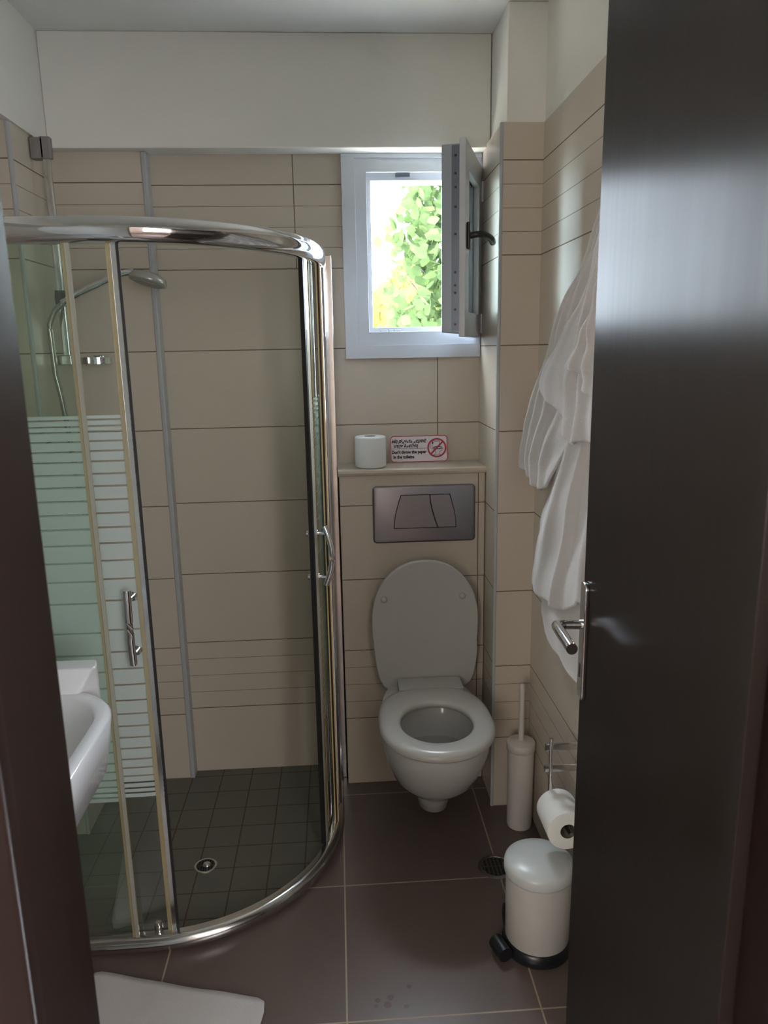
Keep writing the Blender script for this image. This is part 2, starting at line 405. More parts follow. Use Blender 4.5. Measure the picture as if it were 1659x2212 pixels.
# open sash, hinged on its right stile
HX, HY = .474, 2.466
e = Vector((-.112, -.350, 0)).normalized(); nn = Vector((-e.y, e.x, 0)); nn = Vector((.952, -.305, 0))   # nn: room face normal
SZ0, SZ1, SW = 1.538, 2.030, .362
sm = Matrix(((e.x, nn.x, 0, HX), (e.y, nn.y, 0, HY), (0, 0, 1, 0), (0, 0, 0, 1)))   # u along the sash from the hinge, v to the room face
def sash_part(name, bm, mat, parent, **kw):
    for v in bm.verts: v.co = sm @ v.co
    return mk(name, bm, mat, parent, **kw)
def frame_uv(bm, u0, u1, z0, z1, v0, v1, t):
    a = [(u0, z0), (u1, z0), (u1, z1), (u0, z1)]; b = [(u0+t, z0+t), (u1-t, z0+t), (u1-t, z1-t), (u0+t, z1-t)]
    va = [[bm.verts.new((p[0], v, p[1])) for p in L] for L, v in ((a, v0), (b, v0), (b, v1), (a, v1))]
    for A_, B_ in zip(va, va[1:]+va[:1]):
        for i in range(4): bm.faces.new((A_[i], A_[(i+1) % 4], B_[(i+1) % 4], B_[i]))
bm = B(); frame_uv(bm, -.006, SW, SZ0-.012, SZ1+.012, -.018, 0, .070)
sash = sash_part('window_sash', bm, M_pvc, win, bevel=.002)
bm = B(); frame_uv(bm, .030, SW-.010, SZ0, SZ1, -.068, -.018, .056)
sash_part('sash_frame', bm, M_sash_grey, sash, bevel=.002)
bm = B(); box(bm, SW-.0105, SW-.0075, -.040, -.019, SZ0+.004, SZ1-.004)
ls = sash_part('lock_strip', bm, M_lock, sash)
for zz in (1.56, 1.60, 1.645, 1.665, 1.70, 1.80, 1.87, 1.92, 1.955, 2.0):
    bm = B(); lathe(bm, [(.0035, 0), (.0035, .0015)], (0, 0, 0), 'X', 10)
    for v in bm.verts: v.co = v.co + Vector((SW-.0076, -.029, zz))
    sash_part('screw', bm, M_black, ls)
bm = B(); frame_uv(bm, .068, SW-.066, SZ0+.052, SZ1-.052, -.034, -.028, .0)
bm.free(); bm = B(); box(bm, .068, SW-.066, -.036, -.030, SZ0+.05, SZ1-.05)
sash_part('glass_pane', bm, M_pane, sash)
bm = B(); frame_uv(bm, .070, SW-.068, SZ0+.056, SZ1-.056, -.030, -.020, .006)
sash_part('glazing_gasket', bm, M_black, sash)
# handle
bm = B(); box(bm, SW-.046, SW-.018, 0, .010, 1.762, 1.832)
hd = sash_part('window_handle', bm, M_black, sash, bevel=.003)
bm = B(); tube(bm, catmull([(SW-.032, .008, 1.797), (SW-.032, .030, 1.800), (SW-.045, .048, 1.799), (SW-.075, .060, 1.793), (SW-.105, .063, 1.786)]), [.0085]*8+[.009]*10+[.0095]*7, 12)
sash_part('handle_lever', bm, M_black, hd, smooth=True)
for zz in (1.57, 1.97):
    bm = B(); lathe(bm, [(.006, -.03), (.006, .03)], (HX+.004-.003, HY-.006, zz), 'Z', 16); mk('hinge', bm, M_pvc, win, smooth=True, angle=40)

# ------------------------------------------------------------------ door leaf (opened inwards)
hinge = Vector((.372, .614, 0)); tip = Vector((.4315, 1.248, 0))
dd = (tip-hinge); DW = dd.length; dd.normalize(); dn = Vector((-dd.y, dd.x, 0))    # dn points to the room's left (camera side)
dm = Matrix(((dd.x, dn.x, 0, hinge.x), (dd.y, dn.y, 0, hinge.y), (0, 0, 1, 0), (0, 0, 0, 1)))
def dpart(name, bm, mat, parent, **kw):
    for v in bm.verts: v.co = dm @ v.co
    return mk(name, bm, mat, parent, **kw)
bm = B(); box(bm, 0, DW, -.040, 0, .006, 2.012)
door = prop(dpart('door_1', bm, M_door, None, bevel=.002), kind='structure')
pu = DW-.030
def roundrect(u0, u1, z0, z1, r, n=6):
    out = []
    for cx, cz, a0 in ((u1-r, z1-r, 0), (u0+r, z1-r, 90), (u0+r, z0+r, 180), (u1-r, z0+r, 270)):
        for i in range(n+1):
            a = radians(a0+90*i/n); out.append((cx+r*cos(a), cz+r*sin(a)))
    return out
bm = B(); prism(bm, roundrect(pu-.017, pu+.017, .872, 1.092, .012), 'Y', 0, .009)
plate = dpart('handle_plate', bm, M_chrome, door, bevel=.003, seg=3)
bm = B(); box(bm, pu-.003, pu+.003, .0088, .0098, .915, .940); dpart('keyhole', bm, M_dark, plate)
bm = B(); tube(bm, [(pu, .008, 1.014), (pu, .018, 1.014), (pu, .046, 1.014)], .0085, 16); tube(bm, catmull([(pu, .040, 1.014), (pu-.004, .050, 1.014), (pu-.018, .054, 1.015), (pu-.122, .052, 1.019)], 6), .0095, 18)
dpart('lever_handle', bm, M_chrome, plate, smooth=True, angle=45)
bm = B(); box(bm, DW-.001, DW+.002, -.031, -.009, .90, 1.09); dpart('latch_plate', bm, M_satin, door)
for zz in (.25, 1.05, 1.80):
    bm = B(); lathe(bm, [(.007, -.045), (.007, .045)], (.001, -.044, zz), 'Z', 14); dpart('door_hinge', bm, M_chrome_w, door, smooth=True, angle=40)

# ------------------------------------------------------------------ shower enclosure
AC = Vector((-.515, 2.135)); 
def arc_path(r, x_left, y_end, z, n=28, a0=-90, a1=0):
    """plan path of the quadrant: straight from the left wall, quarter arc, straight to the back wall"""
    pts = []
    if x_left is not None: pts += [(x_left+(AC.x-x_left)*k/4, AC.y-r, z) for k in range(4)]
    for i in range(n+1):
        a = radians(a0+(a1-a0)*i/n); pts.append((AC.x+r*cos(a), AC.y+r*sin(a), z))
    if y_end is not None: pts += [(AC.x+r, AC.y+(y_end-AC.y)*k/4, z) for k in range(1, 5)]
    return pts
sh = empty('shower_enclosure', (-.5, 2.1, 0), 'quadrant shower enclosure with chrome frame and striped frosted glass', 'shower enclosure')
def child(o_, par):
    o_.parent = par; o_.matrix_parent_inverse = Matrix.Translation(-Vector(par.location)); return o_
def dome(w_, h, n=14, flat=.25):
    s = []
    for i in range(n+1):
        a = pi*i/n - pi/2
        s.append((w_*cos(a), h*sin(a)))
    s += [(-w_*.45, h), (-w_*.45, -h)]
    return s
# section side axis: t x up -> outward side of the quadrant for this travel direction
bm = B(); tube(bm, arc_path(.472, XLF+.001, D-.003, 1.748), 0, sec=dome(.024, .0275, 16))
child(mk('top_rail', bm, M_chrome, smooth=True, angle=50), sh)
bm = B(); tube(bm, arc_path(.474, XLF+.001, D-.003, .024), 0, sec=dome(.024, .022, 16))
child(mk('bottom_rail', bm, M_chrome_w, smooth=True, angle=50), sh)
GZ0, GZ1 = .046, 1.722
gaps = [1.356, 1.342, 1.330, 1.309, 1.287, 1.264, 1.236, 1.208, 1.177, 1.146, 1.113, 1.076, 1.035, .991, .939, .867, .812, .769, .728, .688, .653, .621, .591, .562, .533, .510, .488, .470, .455, .442]
def panel(bm, path, z0, z1, th=.006):
    sec = [(-th/2, 0), (th/2, 0), (th/2, z1-z0), (-th/2, z1-z0)]
    tube(bm, [(p[0], p[1], z0) for p in path], 0, sec=sec)
def sheet(bm, path, z0, z1):
    a = [bm.verts.new((p[0], p[1], z0)) for p in path]; b = [bm.verts.new((p[0], p[1], z1)) for p in path]
    for i in range(len(a)-1): bm.faces.new((a[i], a[i+1], b[i+1], b[i]))
def sub(path_fn, r): return path_fn(r)
def glass_unit(name, fn, r, mg, mf, dz=0):
    bm = B(); sheet(bm, fn(r), GZ0, GZ1)
    g = child(mk(name, bm, mg, smooth=True), sh)
    bm = B(); zz = [1.365+dz]+[v+dz for v in gaps]+[.430+dz]
    for i in range(len(zz)-1):
        hi = zz[i]-(.0022 if i else 0); lo = zz[i+1]+(.0022 if i < len(zz)-2 else 0)
        sheet(bm, fn(r+.0012), lo, hi)
    f = mk('frosted_stripes', bm, mf, g, smooth=True); f.matrix_parent_inverse = Matrix.Translation(-Vector(sh.location))
    f.matrix_parent_inverse = Matrix.Identity(4)
    return g
def seg(x0=None, x1=None, a0=None, a1=None, y0=None, y1=None):
    def fn(r):
        pts = []
        if x0 is not None: pts += [(x0+(x1-x0)*k/3, AC.y-r, 0) for k in range(4)]
        if a0 is not None:
            st = 1 if pts else 0
            n = max(2, int(abs(a1-a0)/4)); pts += [(AC.x+r*cos(radians(a0+(a1-a0)*i/n)), AC.y+r*sin(radians(a0+(a1-a0)*i/n)), 0) for i in range(st, n+1)]
        if y0 is not None:
            st = 1 if pts else 0
            pts += [(AC.x+r, y0+(y1-y0)*k/3, 0) for k in range(st, 4)]
        return pts
    return fn
# left fixed pane, left sliding leaf (inside), right fixed pane, right leaf
gl_fix_l = glass_unit('fixed_glass_panel', seg(XLF+.004, -.545), .476, M_glass_dirty, M_frost2)
gl_leaf_l = glass_unit('sliding_door', seg(-.86, AC.x, -90, -82.2), .460, M_glass, M_frost, 0)
gl_fix_r = glass_unit('fixed_glass_panel', seg(a0=-5, a1=0, y0=AC.y, y1=D-.004), .476, M_glass_dirty, M_frost2)
gl_leaf_r = glass_unit('sliding_door', seg(a0=-18.5, a1=0, y0=AC.y, y1=2.40), .460, M_glass, M_frost, 0)
def vstrip(par, x, y, w_, d_, mat, name, ang=0, z0=GZ0, z1=GZ1):
    bm = B(); c_, s_ = cos(ang), sin(ang)
    v = [(-w_/2, -d_/2), (w_/2, -d_/2), (w_/2, d_/2), (-w_/2, d_/2)]
    prism(bm, [(x+a*c_-b*s_, y+a*s_+b*c_) for a, b in v], 'Z', z0, z1)
    return mk(name, bm, mat, par)
def on(r, deg): return (AC.x+r*cos(radians(deg)), AC.y+r*sin(radians(deg)))
# seals (world coordinates: parents have cancelled offsets)
vstrip(gl_fix_l, -.547, AC.y-.480, .009, .005, M_seal_w, 'edge_seal'); vstrip(gl_fix_l, -.556, AC.y-.478, .006, .004, M_seal, 'edge_seal')
x_, y_ = on(.460, -84.3); vstrip(gl_leaf_l, x_, y_, .010, .012, M_seal, 'edge_seal', radians(5))
x_, y_ = on(.461, -82.0); vstrip(gl_leaf_l, x_, y_, .006, .006, M_rubber, 'magnetic_seal', radians(8))
x_, y_ = on(.460, -83.1); vstrip(gl_leaf_l, x_, y_, .010, .008, M_chrome_w, 'edge_profile', radians(7))
x_, y_ = on(.460, -19.0); vstrip(gl_leaf_r, x_, y_, .012, .010, M_rubber, 'magnetic_seal', radians(-19))
x_, y_ = on(.462, -17.2); vstrip(gl_leaf_r, x_, y_, .013, .010, M_seal_w, 'edge_seal', radians(-19))
M_yellow = simple('yellowed plastic seal', (.62, .44, .19), .35)
vstrip(gl_fix_r, -.0452, 2.088, .0035, .008, M_yellow, 'edge_seal'); vstrip(gl_fix_r, -.0405, 2.090, .0055, .006, M_rubber, 'edge_seal'); vstrip(gl_fix_r, -.0360, 2.088, .0035, .008, M_yellow, 'edge_seal')
# right end posts
bm = B(); prism(bm, roundrect(-.052, -.024, 2.185, 2.235, .010), 'Z', .04, 1.722); child(mk('frame_post', bm, M_chrome, bevel=0, smooth=True, angle=50), sh)
bm = B(); box(bm, -.030, -.004, D-.09, D-.003, .0, 1.78); child(mk('wall_profile', bm, M_chrome_w, bevel=.003), sh)
bm = B(); box(bm, XLF+.001, XLF+.025, AC.y-.49, AC.y-.455, .0, 1.78); child(mk('wall_profile', bm, M_chrome_w, bevel=.003), sh)
# rollers at the foot of the leaves
for x_, y_ in (on(.458, -17), on(.458, -88)):
    bm = B(); lathe(bm, [(.008, 0), (.011, .004), (.011, .018), (.007, .022)], (x_, y_, .046), 'Z', 16); child(mk('door_roller', bm, M_chrome_w, smooth=True, angle=40), sh)
# handles
def pull(par, base, out, zt, zb, bow, name='door_handle', lean=0):
    bx, by = base; o_ = Vector(out).normalized()
    P_ = lambda d, z: (bx+o_.x*d, by+o_.y*d, z)
    bm = B()
    L = zt-zb
    tube(bm, [P_(.036+bow*sin(pi*k/12)-bow*.6, zb+L*k/12) for k in range(13)], .0085, 14)
    g = mk(name, bm, M_chrome, par, smooth=True, angle=45)
    for z in (zb+L*.13, zt-L*.13):
        bm = B(); tube(bm, [P_(-.004, z), P_(.034, z)], .0045, 12); tube(bm, [P_(.0, z), P_(.006, z)], .0115, 18); tube(bm, [P_(-.022, z), P_(-.004, z)], .004, 12); tube(bm, [P_(-.026, z), P_(-.020, z)], .010, 18)
        mk('handle_post', bm, M_chrome, g, smooth=True, angle=45)
    return g
pull(gl_leaf_l, (-.486, AC.y-.4600), (-.05, -1, 0), .972, .792, .004)
x_, y_ = on(.462, -15.0); pull(gl_leaf_r, (x_, y_), (1, -.24, 0), 1.020, .850, .020)

# shower floor (quadrant), drains
bm = B()
poly = [(XLF, AC.y-.455)]+[(p[0], p[1]) for p in arc_path(.455, None, None, 0)]+[(AC.x+.455, D-.002), (XL+.002, D-.002), (XL, YT), (XLF, YT)]
prism(bm, poly, 'Z', .0002, .0022)
prop(mk('floor_shower', bm, M_mosaic), kind='structure')
def drain(x, y, r, z, label, cat='floor drain', hair=False, slots=True):
    t = empty('floor_drain', (x, y, z), label, cat)
    bm = B(); lathe(bm, [(r, 0), (r, .0015), (r*.93, .003), (r*.80, .003), (r*.78, .0015), (r*.78, .0005)], n=40)
    mk('rim', bm, M_satin if not hair else M_chrome_w, t, smooth=True, angle=40)
    bm = B(); lathe(bm, [(r*.78, .0004), (r*.78, .0012)], n=36); mk('hole', bm, M_dark, t)
    bm = B(); k = 7
    for i in range(k):
        xx = r*.78*(-1+2*(i+.5)/k); hh = math.sqrt(max(0, (r*.77)**2-xx*xx))
        box(bm, xx-r*.045, xx+r*.045, -hh, hh, .001, .0030)
    box(bm, -r*.76, r*.76, -r*.04, r*.04, .001, .0031)
    mk('grate', bm, simple('drain grate metal', (.10, .09, .08), .45, metal=.7), t)
    if hair:
        bm = B(); lathe(bm, [(.012, .003), (.013, .007), (.009, .011), (.003, .012)], (.004, -.002, 0), n=20); mk('plug_knob', bm, M_chrome, t, smooth=True)
    return t
drain(.425, 1.893, .052, 0, 'round slotted floor drain in brown tiles beside white pedal bin')
drain(-.432, 1.968, .034, .0022, 'small round drain with chrome knob in middle of shower floor', 'shower drain', True)
bm = B(); lathe(bm, [(.037, 0), (.037, .004), (.030, .010), (.018, .013), (.004, .014)], (-.532, 1.725, .0022), n=32)
prop(mk('drain_cover', bm, M_dark if False else M_satin, smooth=True, angle=50), 'dark round drain cover on shower floor just behind bottom rail', 'drain cover')

# ------------------------------------------------------------------ hand shower on its riser rail
rail = empty('shower_rail', (-.79, 2.30, 1.45), 'chrome vertical riser rail with square top bracket in shower corner', 'shower rail')
bm = B(); prism(bm, roundrect(-.800, -.778, 2.292, 2.306, .004), 'Z', 1.475, 2.088); child(mk('rail_bar', bm, M_chrome_w, smooth=True, angle=40), rail)
bm = B(); box(bm, XL+.001, -.790, 2.286, 2.318, 2.030, 2.086); box(bm, -.802, -.772, 2.286, 2.310, 2.030, 2.088); child(mk('top_bracket', bm, simple('grey bracket plastic', (.23, .21, .20), .4), bevel=.004), rail)
bm = B(); box(bm, XL+.001, -.775, 2.29, 2.312, 1.465, 1.495); child(mk('wall_bracket', bm, M_chrome_w, bevel=.004), rail)
bm = B(); lathe(bm, [(.016, -.022), (.018, 0), (.016, .022)], (-.789, 2.297, 1.655), n=20); tube(bm, [(-.785, 2.288, 1.655), (-.765, 2.26, 1.660)], .012, 14); child(mk('slider', bm, M_black, smooth=True, angle=40), rail)
hs = empty('hand_shower', (-.76, 2.26, 1.65), 'chrome hand shower with round head held on riser rail', 'hand shower')
bm = B(); tube(bm, catmull([(-.775, 2.262, 1.640), (-.735, 2.258, 1.662), (-.66, 2.254, 1.694), (-.60, 2.250, 1.716), (-.565, 2.25, 1.722)]), [.011]*6+[.012]*6+[.0105]*6+[.010]*7, 16)
child(mk('shower_handle', bm, M_chrome, smooth=True), hs)
bm = B(); lathe(bm, [(.012, .020), (.030, .017), (.048, .008), (.054, -.004), (.051, -.012), (.044, -.014)], (0, 0, 0), n=36)
hh_ = child(mk('shower_head', bm, M_showerhead, smooth=True, angle=60), hs); hh_.matrix_parent_inverse = Matrix.Identity(4)
hh_.location = Vector((-.525, 2.25, 1.702))-Vector(hs.location); hh_.rotation_euler = (radians(-7), radians(15), 0)
bm = B(); lathe(bm, [(.043, -.0135), (.040, -.0155), (.01, -.0165)], n=30)
f_ = mk('spray_face', bm, simple('shower spray face', (.30, .30, .28), .4), hh_, smooth=True)
hose = catmull([(-.775, 2.262, 1.638), (-.800, 2.262, 1.615), (-.822, 2.262, 1.56), (-.822, 2.265, 1.48), (-.808, 2.27, 1.36), (-.798, 2.275, 1.22), (-.785, 2.27, 1.08), (-.765, 2.25, .985), (-.750, 2.24, .95), (-.752, 2.25, .925), (-.770, 2.30, .955)], 10)
hose = [Vector((max(p.x, XL+.012), p.y, p.z)) for p in hose]
bm = B(); tube(bm, hose, [.0075+.0009*(i % 2) for i in range(len(hose))], 10)
prop(mk('shower_hose', bm, M_hose, smooth=True), 'metal flexible shower hose hanging down beside riser rail', 'hose')
mx_ = empty('shower_mixer', (-.80, 2.30, .96), 'chrome shower mixer tap behind frosted glass on left wall', 'tap')
bm = B(); tube(bm, [(-.79, 2.22, .965), (-.79, 2.38, .965)], .020, 18); tube(bm, [(XL+.001, 2.24, .965), (-.79, 2.24, .965)], .012, 14); tube(bm, [(XL+.001, 2.36, .965), (-.79, 2.36, .965)], .012, 14); child(mk('mixer_body', bm, M_chrome, smooth=True, angle=45), mx_)
bm = B(); tube(bm, [(-.79, 2.30, .98), (-.775, 2.28, 1.02), (-.735, 2.24, 1.045)], .008, 12); child(mk('mixer_lever', bm, M_chrome, smooth=True), mx_)
# chrome soap holder on the rear tiles
sd = empty('soap_holder', (-.74, DL, 1.475), 'small chrome ring soap holder on rear shower tiles', 'soap holder')
bm = B()
ring = [(-.742+.055*cos(a), DL-.048+.042*sin(a), 1.476) for a in [2*pi*i/40 for i in range(41)]]
sec = [(-.0015, -.010), (.0015, -.010), (.0015, .010), (-.0015, .010)]
tube(bm, ring, 0, sec=sec, caps=False); child(mk('holder_ring', bm, M_chrome), sd)
bm = B(); box(bm, -.757, -.727, DL-.010, DL-.0005, 1.462, 1.492); child(mk('wall_mount', bm, M_chrome, bevel=.002), sd)

# ------------------------------------------------------------------ wash basin on the left wall
bs = empty('washbasin', (-.7, 1.1, .75), 'white ceramic washbasin with rounded front beside the shower', 'washbasin')
def basin_ring(xf, yn, yf, z, r1, r2, xw=XLF+.001, n=10):
    """plan outline: wall side straight, front corners rounded (r1 far, r2 near)"""
    out = [(xw, yf, z)]
    for i in range(n+1):
        a = radians(90-90*i/n); out.append((xf-r1*1.25+r1*1.25*cos(a), yf-r1+r1*sin(a), z))
    for i in range(n+1):
        a = radians(-90*i/n); out.append((xf-r2*1.25+r2*1.25*cos(a), yn+r2+r2*sin(a), z))
    out.append((xw, yn, z)); return out
bm = B()
R = [basin_ring(-.62, .92, 1.24, .700, .06, .06), basin_ring(-.462, .80, 1.385, .733, .12, .12), basin_ring(-.446, .79, 1.398, .742, .135, .135), basin_ring(-.436, .78, 1.404, .800, .14, .14), basin_ring(-.430, .78, 1.406, .846, .14, .14), basin_ring(-.434, .784, 1.403, .851, .138, .138),
     basin_ring(-.454, .805, 1.383, .851, .128, .13, XLF+.12), basin_ring(-.458, .81, 1.379, .846, .126, .128, XLF+.125), basin_ring(-.475, .83, 1.36, .79, .12, .12, XLF+.14), basin_ring(-.54, .90, 1.29, .735, .10, .10, XLF+.20), basin_ring(-.64, .98, 1.20, .725, .05, .05, XLF+.24)]
rings(bm, R, True, True); child(mk('bowl', bm, M_basin, smooth=True, angle=55), bs)
# raised end ledge with a splayed corner
bm = B()
L0 = [(XLF+.001, 1.374), (-.520, 1.374), (-.492, 1.412), (-.494, 1.424), (XLF+.001, 1.424)]
L1 = [(XLF+.001, 1.374), (-.486, 1.375), (-.484, 1.390), (-.494, 1.424), (XLF+.001, 1.424)]
rings(bm, [[(x, y, .72) for x, y in L0], [(x, y, .852) for x, y in L0], [(x, y, .902) for x, y in L1]]); child(mk('raised_ledge', bm, M_basin, bevel=.006, seg=3), bs)
bm = B(); lathe(bm, [(.02, 0), (.02, .003)], (-.72, 1.08, .7255), n=20); child(mk('waste', bm, M_chrome), bs)

# ------------------------------------------------------------------ toilet
tl = empty('toilet', (.268, 2.36, 0), 'white wall-hung toilet with raised lid below flush plate', 'toilet')
TX = .262
def oval(w_, yf, yb, z, n=48, eb=2.6, ef=2.0, cy=None, cx=TX):
    cy = cy if cy is not None else (yf+yb)/2
    out = []
    for i in range(n):
        a = 2*pi*i/n; s, c = sin(a), cos(a); e_ = eb if s > 0 else ef
        x = cx+w_*math.copysign(abs(c)**(2/e_), c); y = cy+(yb-cy if s > 0 else cy-yf)*math.copysign(abs(s)**(2/e_), s)
        out.append((x, y, z))
    return out
bm = B(); YB = DB-.001
R = [oval(.030, 2.035, 2.12, .098, cy=2.075), oval(.046, 2.010, 2.15, .110, cy=2.07), oval(.055, 1.995, 2.22, .150, cy=2.07), oval(.066, 1.975, 2.30, .180, cy=2.08),
     oval(.100, 1.925, YB, .205, eb=4, cy=2.05), oval(.128, 1.870, YB, .250, eb=4, cy=2.03), oval(.147, 1.832, YB, .305, eb=3.4, cy=2.02), oval(.157, 1.808, YB, .355, eb=2.5, cy=2.0), oval(.161, 1.800, YB, .395, eb=2.4, cy=2.0), oval(.159, 1.802, YB-.002, .405, eb=2.4, cy=2.0),
     oval(.128, 1.842, 2.150, .406, cy=1.99), oval(.122, 1.848, 2.144, .398, cy=1.99), oval(.117, 1.853, 2.135, .360, cy=1.99), oval(.105, 1.875, 2.120, .310, cy=2.0), oval(.080, 1.93, 2.10, .265, cy=2.02), oval(.04, 2.0, 2.07, .245, cy=2.03)]
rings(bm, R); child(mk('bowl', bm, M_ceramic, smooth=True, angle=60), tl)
bm = B(); bm.faces.new([bm.verts.new(p) for p in oval(.103, 1.879, 2.117, .308, cy=2.0)]); child(mk('water', bm, M_water), tl)
bm = B()
def seatring(o_, z, inner=False):
    if inner: return oval(.105+o_, 1.858-o_, 2.098+o_, z, cy=1.975, eb=2.2)
    return oval(.169-o_, 1.782+o_, 2.205-o_, z, cy=1.975, eb=3.0, ef=2.05)
S = [seatring(.004, .410), seatring(0, .415), seatring(.001, .424), seatring(.008, .432), seatring(.022, .4365), seatring(.010, .4345, True), seatring(.003, .430, True), seatring(0, .424, True), seatring(.001, .412, True), seatring(.02, .4085, True)]
rings(bm, S+[S[0]], False, False); bmesh.ops.remove_doubles(bm, verts=bm.verts[:], dist=1e-5)
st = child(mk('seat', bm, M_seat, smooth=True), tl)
bm = B(); prism(bm, [(.170, 2.185), (.378, 2.185), (.378, 2.262), (.372, 2.272), (.176, 2.272), (.170, 2.262)], 'Z', .4095, .4345); mk('hinge_bridge', bm, M_seat, st, bevel=.004, seg=3)
# lid: outline in x/z with a notch over the hinge bridge
lid = []
for i in range(41):
    a = radians(-12+204*i/40); e_ = 2.15
    c, s = cos(a), sin(a)
    hx = .174; hz = .205 if s > 0 else .30
    lid.append((.265+hx*math.copysign(abs(c)**(2/e_), c), .628+hz*math.copysign(abs(s)**(2/e_), s)))
left = [(.098, .520), (.103, .475), (.112, .432), (.126, .405), (.146, .390), (.168, .390), (.1725, .396), (.1730, .412), (.376, .419), (.3765, .403), (.381, .397), (.400, .397), (.415, .411), (.426, .437), (.4345, .480), (.438, .525)]
poly = lid+left
bm = B(); prism(bm, poly, 'Y', 2.274, 2.294); ld = child(mk('lid', bm, M_seat, bevel=.007, seg=3), tl)
for x, z in ((.132, .708), (.386, .711)):
    bm = B(); lathe(bm, [(.0105, 0), (.010, -.005), (.007, -.010), (.002, -.012)], (x, 2.2745, z), 'Y', 18); mk('lid_buffer', bm, M_seat, ld, smooth=True)
fp = empty('flush_plate', (.273, DB, .966), 'brushed steel dual flush plate on cistern box above toilet', 'flush plate')
bm = B()
def plate_ring(s, y, b=0):
    out = []
    for u, v in roundrect(.1055+s, .4405-s, .874+s, 1.0625-s, .012):
        out.append((u, y, v))
    return out
rings(bm, [plate_ring(0, DB-.0005), plate_ring(0, DB-.008), plate_ring(.002, DB-.011), plate_ring(.006, DB-.0125)]); child(mk('plate', bm, M_satin, smooth=True, angle=40), fp)
def barrel(inset, full=True):
    """trapezoid with bowed sides"""
    zt, zb = 1.034-inset, .922+inset; L = []
    def lx(t): return .196+inset+(-.0235)*math.sin(t*pi/2)     # left side, t 0 top -> 1 bottom
    def mx(t): return .291+.026*(t**1.6)
    def rx(t): return .357-inset+.021*math.sin(t*pi/2)
    return zt, zb, lx, mx, rx
zt, zb, lx, mx, rx = barrel(0); K = 10
full = [(lx(k/K), zt+(zb-zt)*k/K) for k in range(K+1)]+[(rx(1-k/K), zb+(zt-zb)*k/K) for k in range(K+1)]
bm = B(); prism(bm, full, 'Y', DB-.0138, DB-.0120); child(mk('button_gap', bm, M_black), fp)
i_ = .0022
bA = [(lx(k/K)+i_, zt-i_+(zb-zt+2*i_)*k/K) for k in range(K+1)]+[(mx(1-k/K)-i_*.6, zb+i_+(zt-zb-2*i_)*k/K) for k in range(K+1)]
bB = [(mx(k/K)+i_*.6, zt-i_+(zb-zt+2*i_)*k/K) for k in range(K+1)]+[(rx(1-k/K)-i_, zb+i_+(zt-zb-2*i_)*k/K) for k in range(K+1)]
for q in (bA, bB):
    bm = B(); vs = prism(bm, q, 'Y', DB-.0130, DB-.0160)
    child(mk('flush_button', bm, M_satin, bevel=.0012), fp)

# ------------------------------------------------------------------ things on the ledge
tr_ = empty('toilet_roll', (.104, 2.405, 1.1212), 'white toilet paper roll standing on cistern ledge', 'toilet roll')
bm = B(); lathe(bm, [(.019, 0), (.046, 0), (.0495, .002), (.0500, .005), (.0500, .094), (.0485, .0985), (.045, .100), (.020, .100), (.019, .098), (.019, .01)], n=44, cap0=False, cap1=False); mk('paper', bm, M_paper, tr_, smooth=True, angle=60)
bm = B(); lathe(bm, [(.0188, .002), (.0188, .099)], n=30, cap0=False, cap1=False); lathe(bm, [(.0172, .002), (.0172, .099)], n=30, cap0=False, cap1=False); mk('cardboard_core', bm, M_card, tr_, smooth=True)
bm = B(); box(bm, 0, .002, .0496, .0508, .003, .097); 
for v in bm.verts: v.co = Matrix.Rotation(radians(-95), 3, 'Z') @ v.co
mk('sheet_end', bm, M_paper, tr_)

# sign leaning against the back tiles; local frame: u right, v up, -y toward the viewer
sg = bpy.data.objects.new('notice_sign', None)
C.objects.link(sg); sg.location = (.174, 2.470, 1.1214); sg.rotation_euler = (radians(-9), 0, 0)
prop(sg, 'white toilet paper notice with red border on cistern ledge', 'sign')
SWd, SHt = .194, .090
bm = B(); prism(bm, roundrect(0, SWd, 0, SHt, .011), 'Y', 0, .002); mk('sign_board', bm, M_sign, sg)
def outline(bm, outer, inner, y):
    a = [bm.verts.new((u, y, v)) for u, v in outer]; b = [bm.verts.new((u, y, v)) for u, v in inner]
    n = len(a)
    for i in range(n): bm.faces.new((a[i], a[(i+1) % n], b[(i+1) % n], b[i]))
bm = B(); outline(bm, roundrect(.0008, SWd-.0008, .0008, SHt-.0008, .0105), roundrect(.0034, SWd-.0034, .0034, SHt-.0034, .009), -.0004); mk('red_border', bm, M_signred, sg, fixn=False)
cxs, czs, rs = .157, .047, .0325
ci = lambda r: [(cxs+r*cos(2*pi*i/48), czs+r*sin(2*pi*i/48)) for i in range(48)]
def stroke(bm, pts, w_, y=-.0005):
    for a, b in zip(pts, pts[1:]):
        d = Vector((b[0]-a[0], b[1]-a[1])); 
        if d.length < 1e-6: continue
        d.normalize(); n_ = Vector((-d.y, d.x))*w_/2; d = d*w_*.3
        q = [(a[0]-d.x+n_.x, a[1]-d.y+n_.y), (a[0]-d.x-n_.x, a[1]-d.y-n_.y), (b[0]+d.x-n_.x, b[1]+d.y-n_.y), (b[0]+d.x+n_.x, b[1]+d.y+n_.y)]
        bm.faces.new([bm.verts.new((u, y, v)) for u, v in q])
bm = B()
o = lambda u, v: (cxs-.0325+u, czs-.0325+v)
stroke(bm, [o(.017, .036), o(.017, .056), o(.041, .056), o(.041, .034)], .0012)
stroke(bm, [o(.016, .0535), o(.042, .0535)], .0009)
stroke(bm, [(cxs+.003+.017*cos(a), czs-.000+.0045*sin(a)) for a in [2*pi*i/24 for i in range(25)]], .0012)
stroke(bm, [(cxs+.003+.013*cos(a), czs-.000+.003*sin(a)) for a in [2*pi*i/24 for i in range(25)]], .0016)
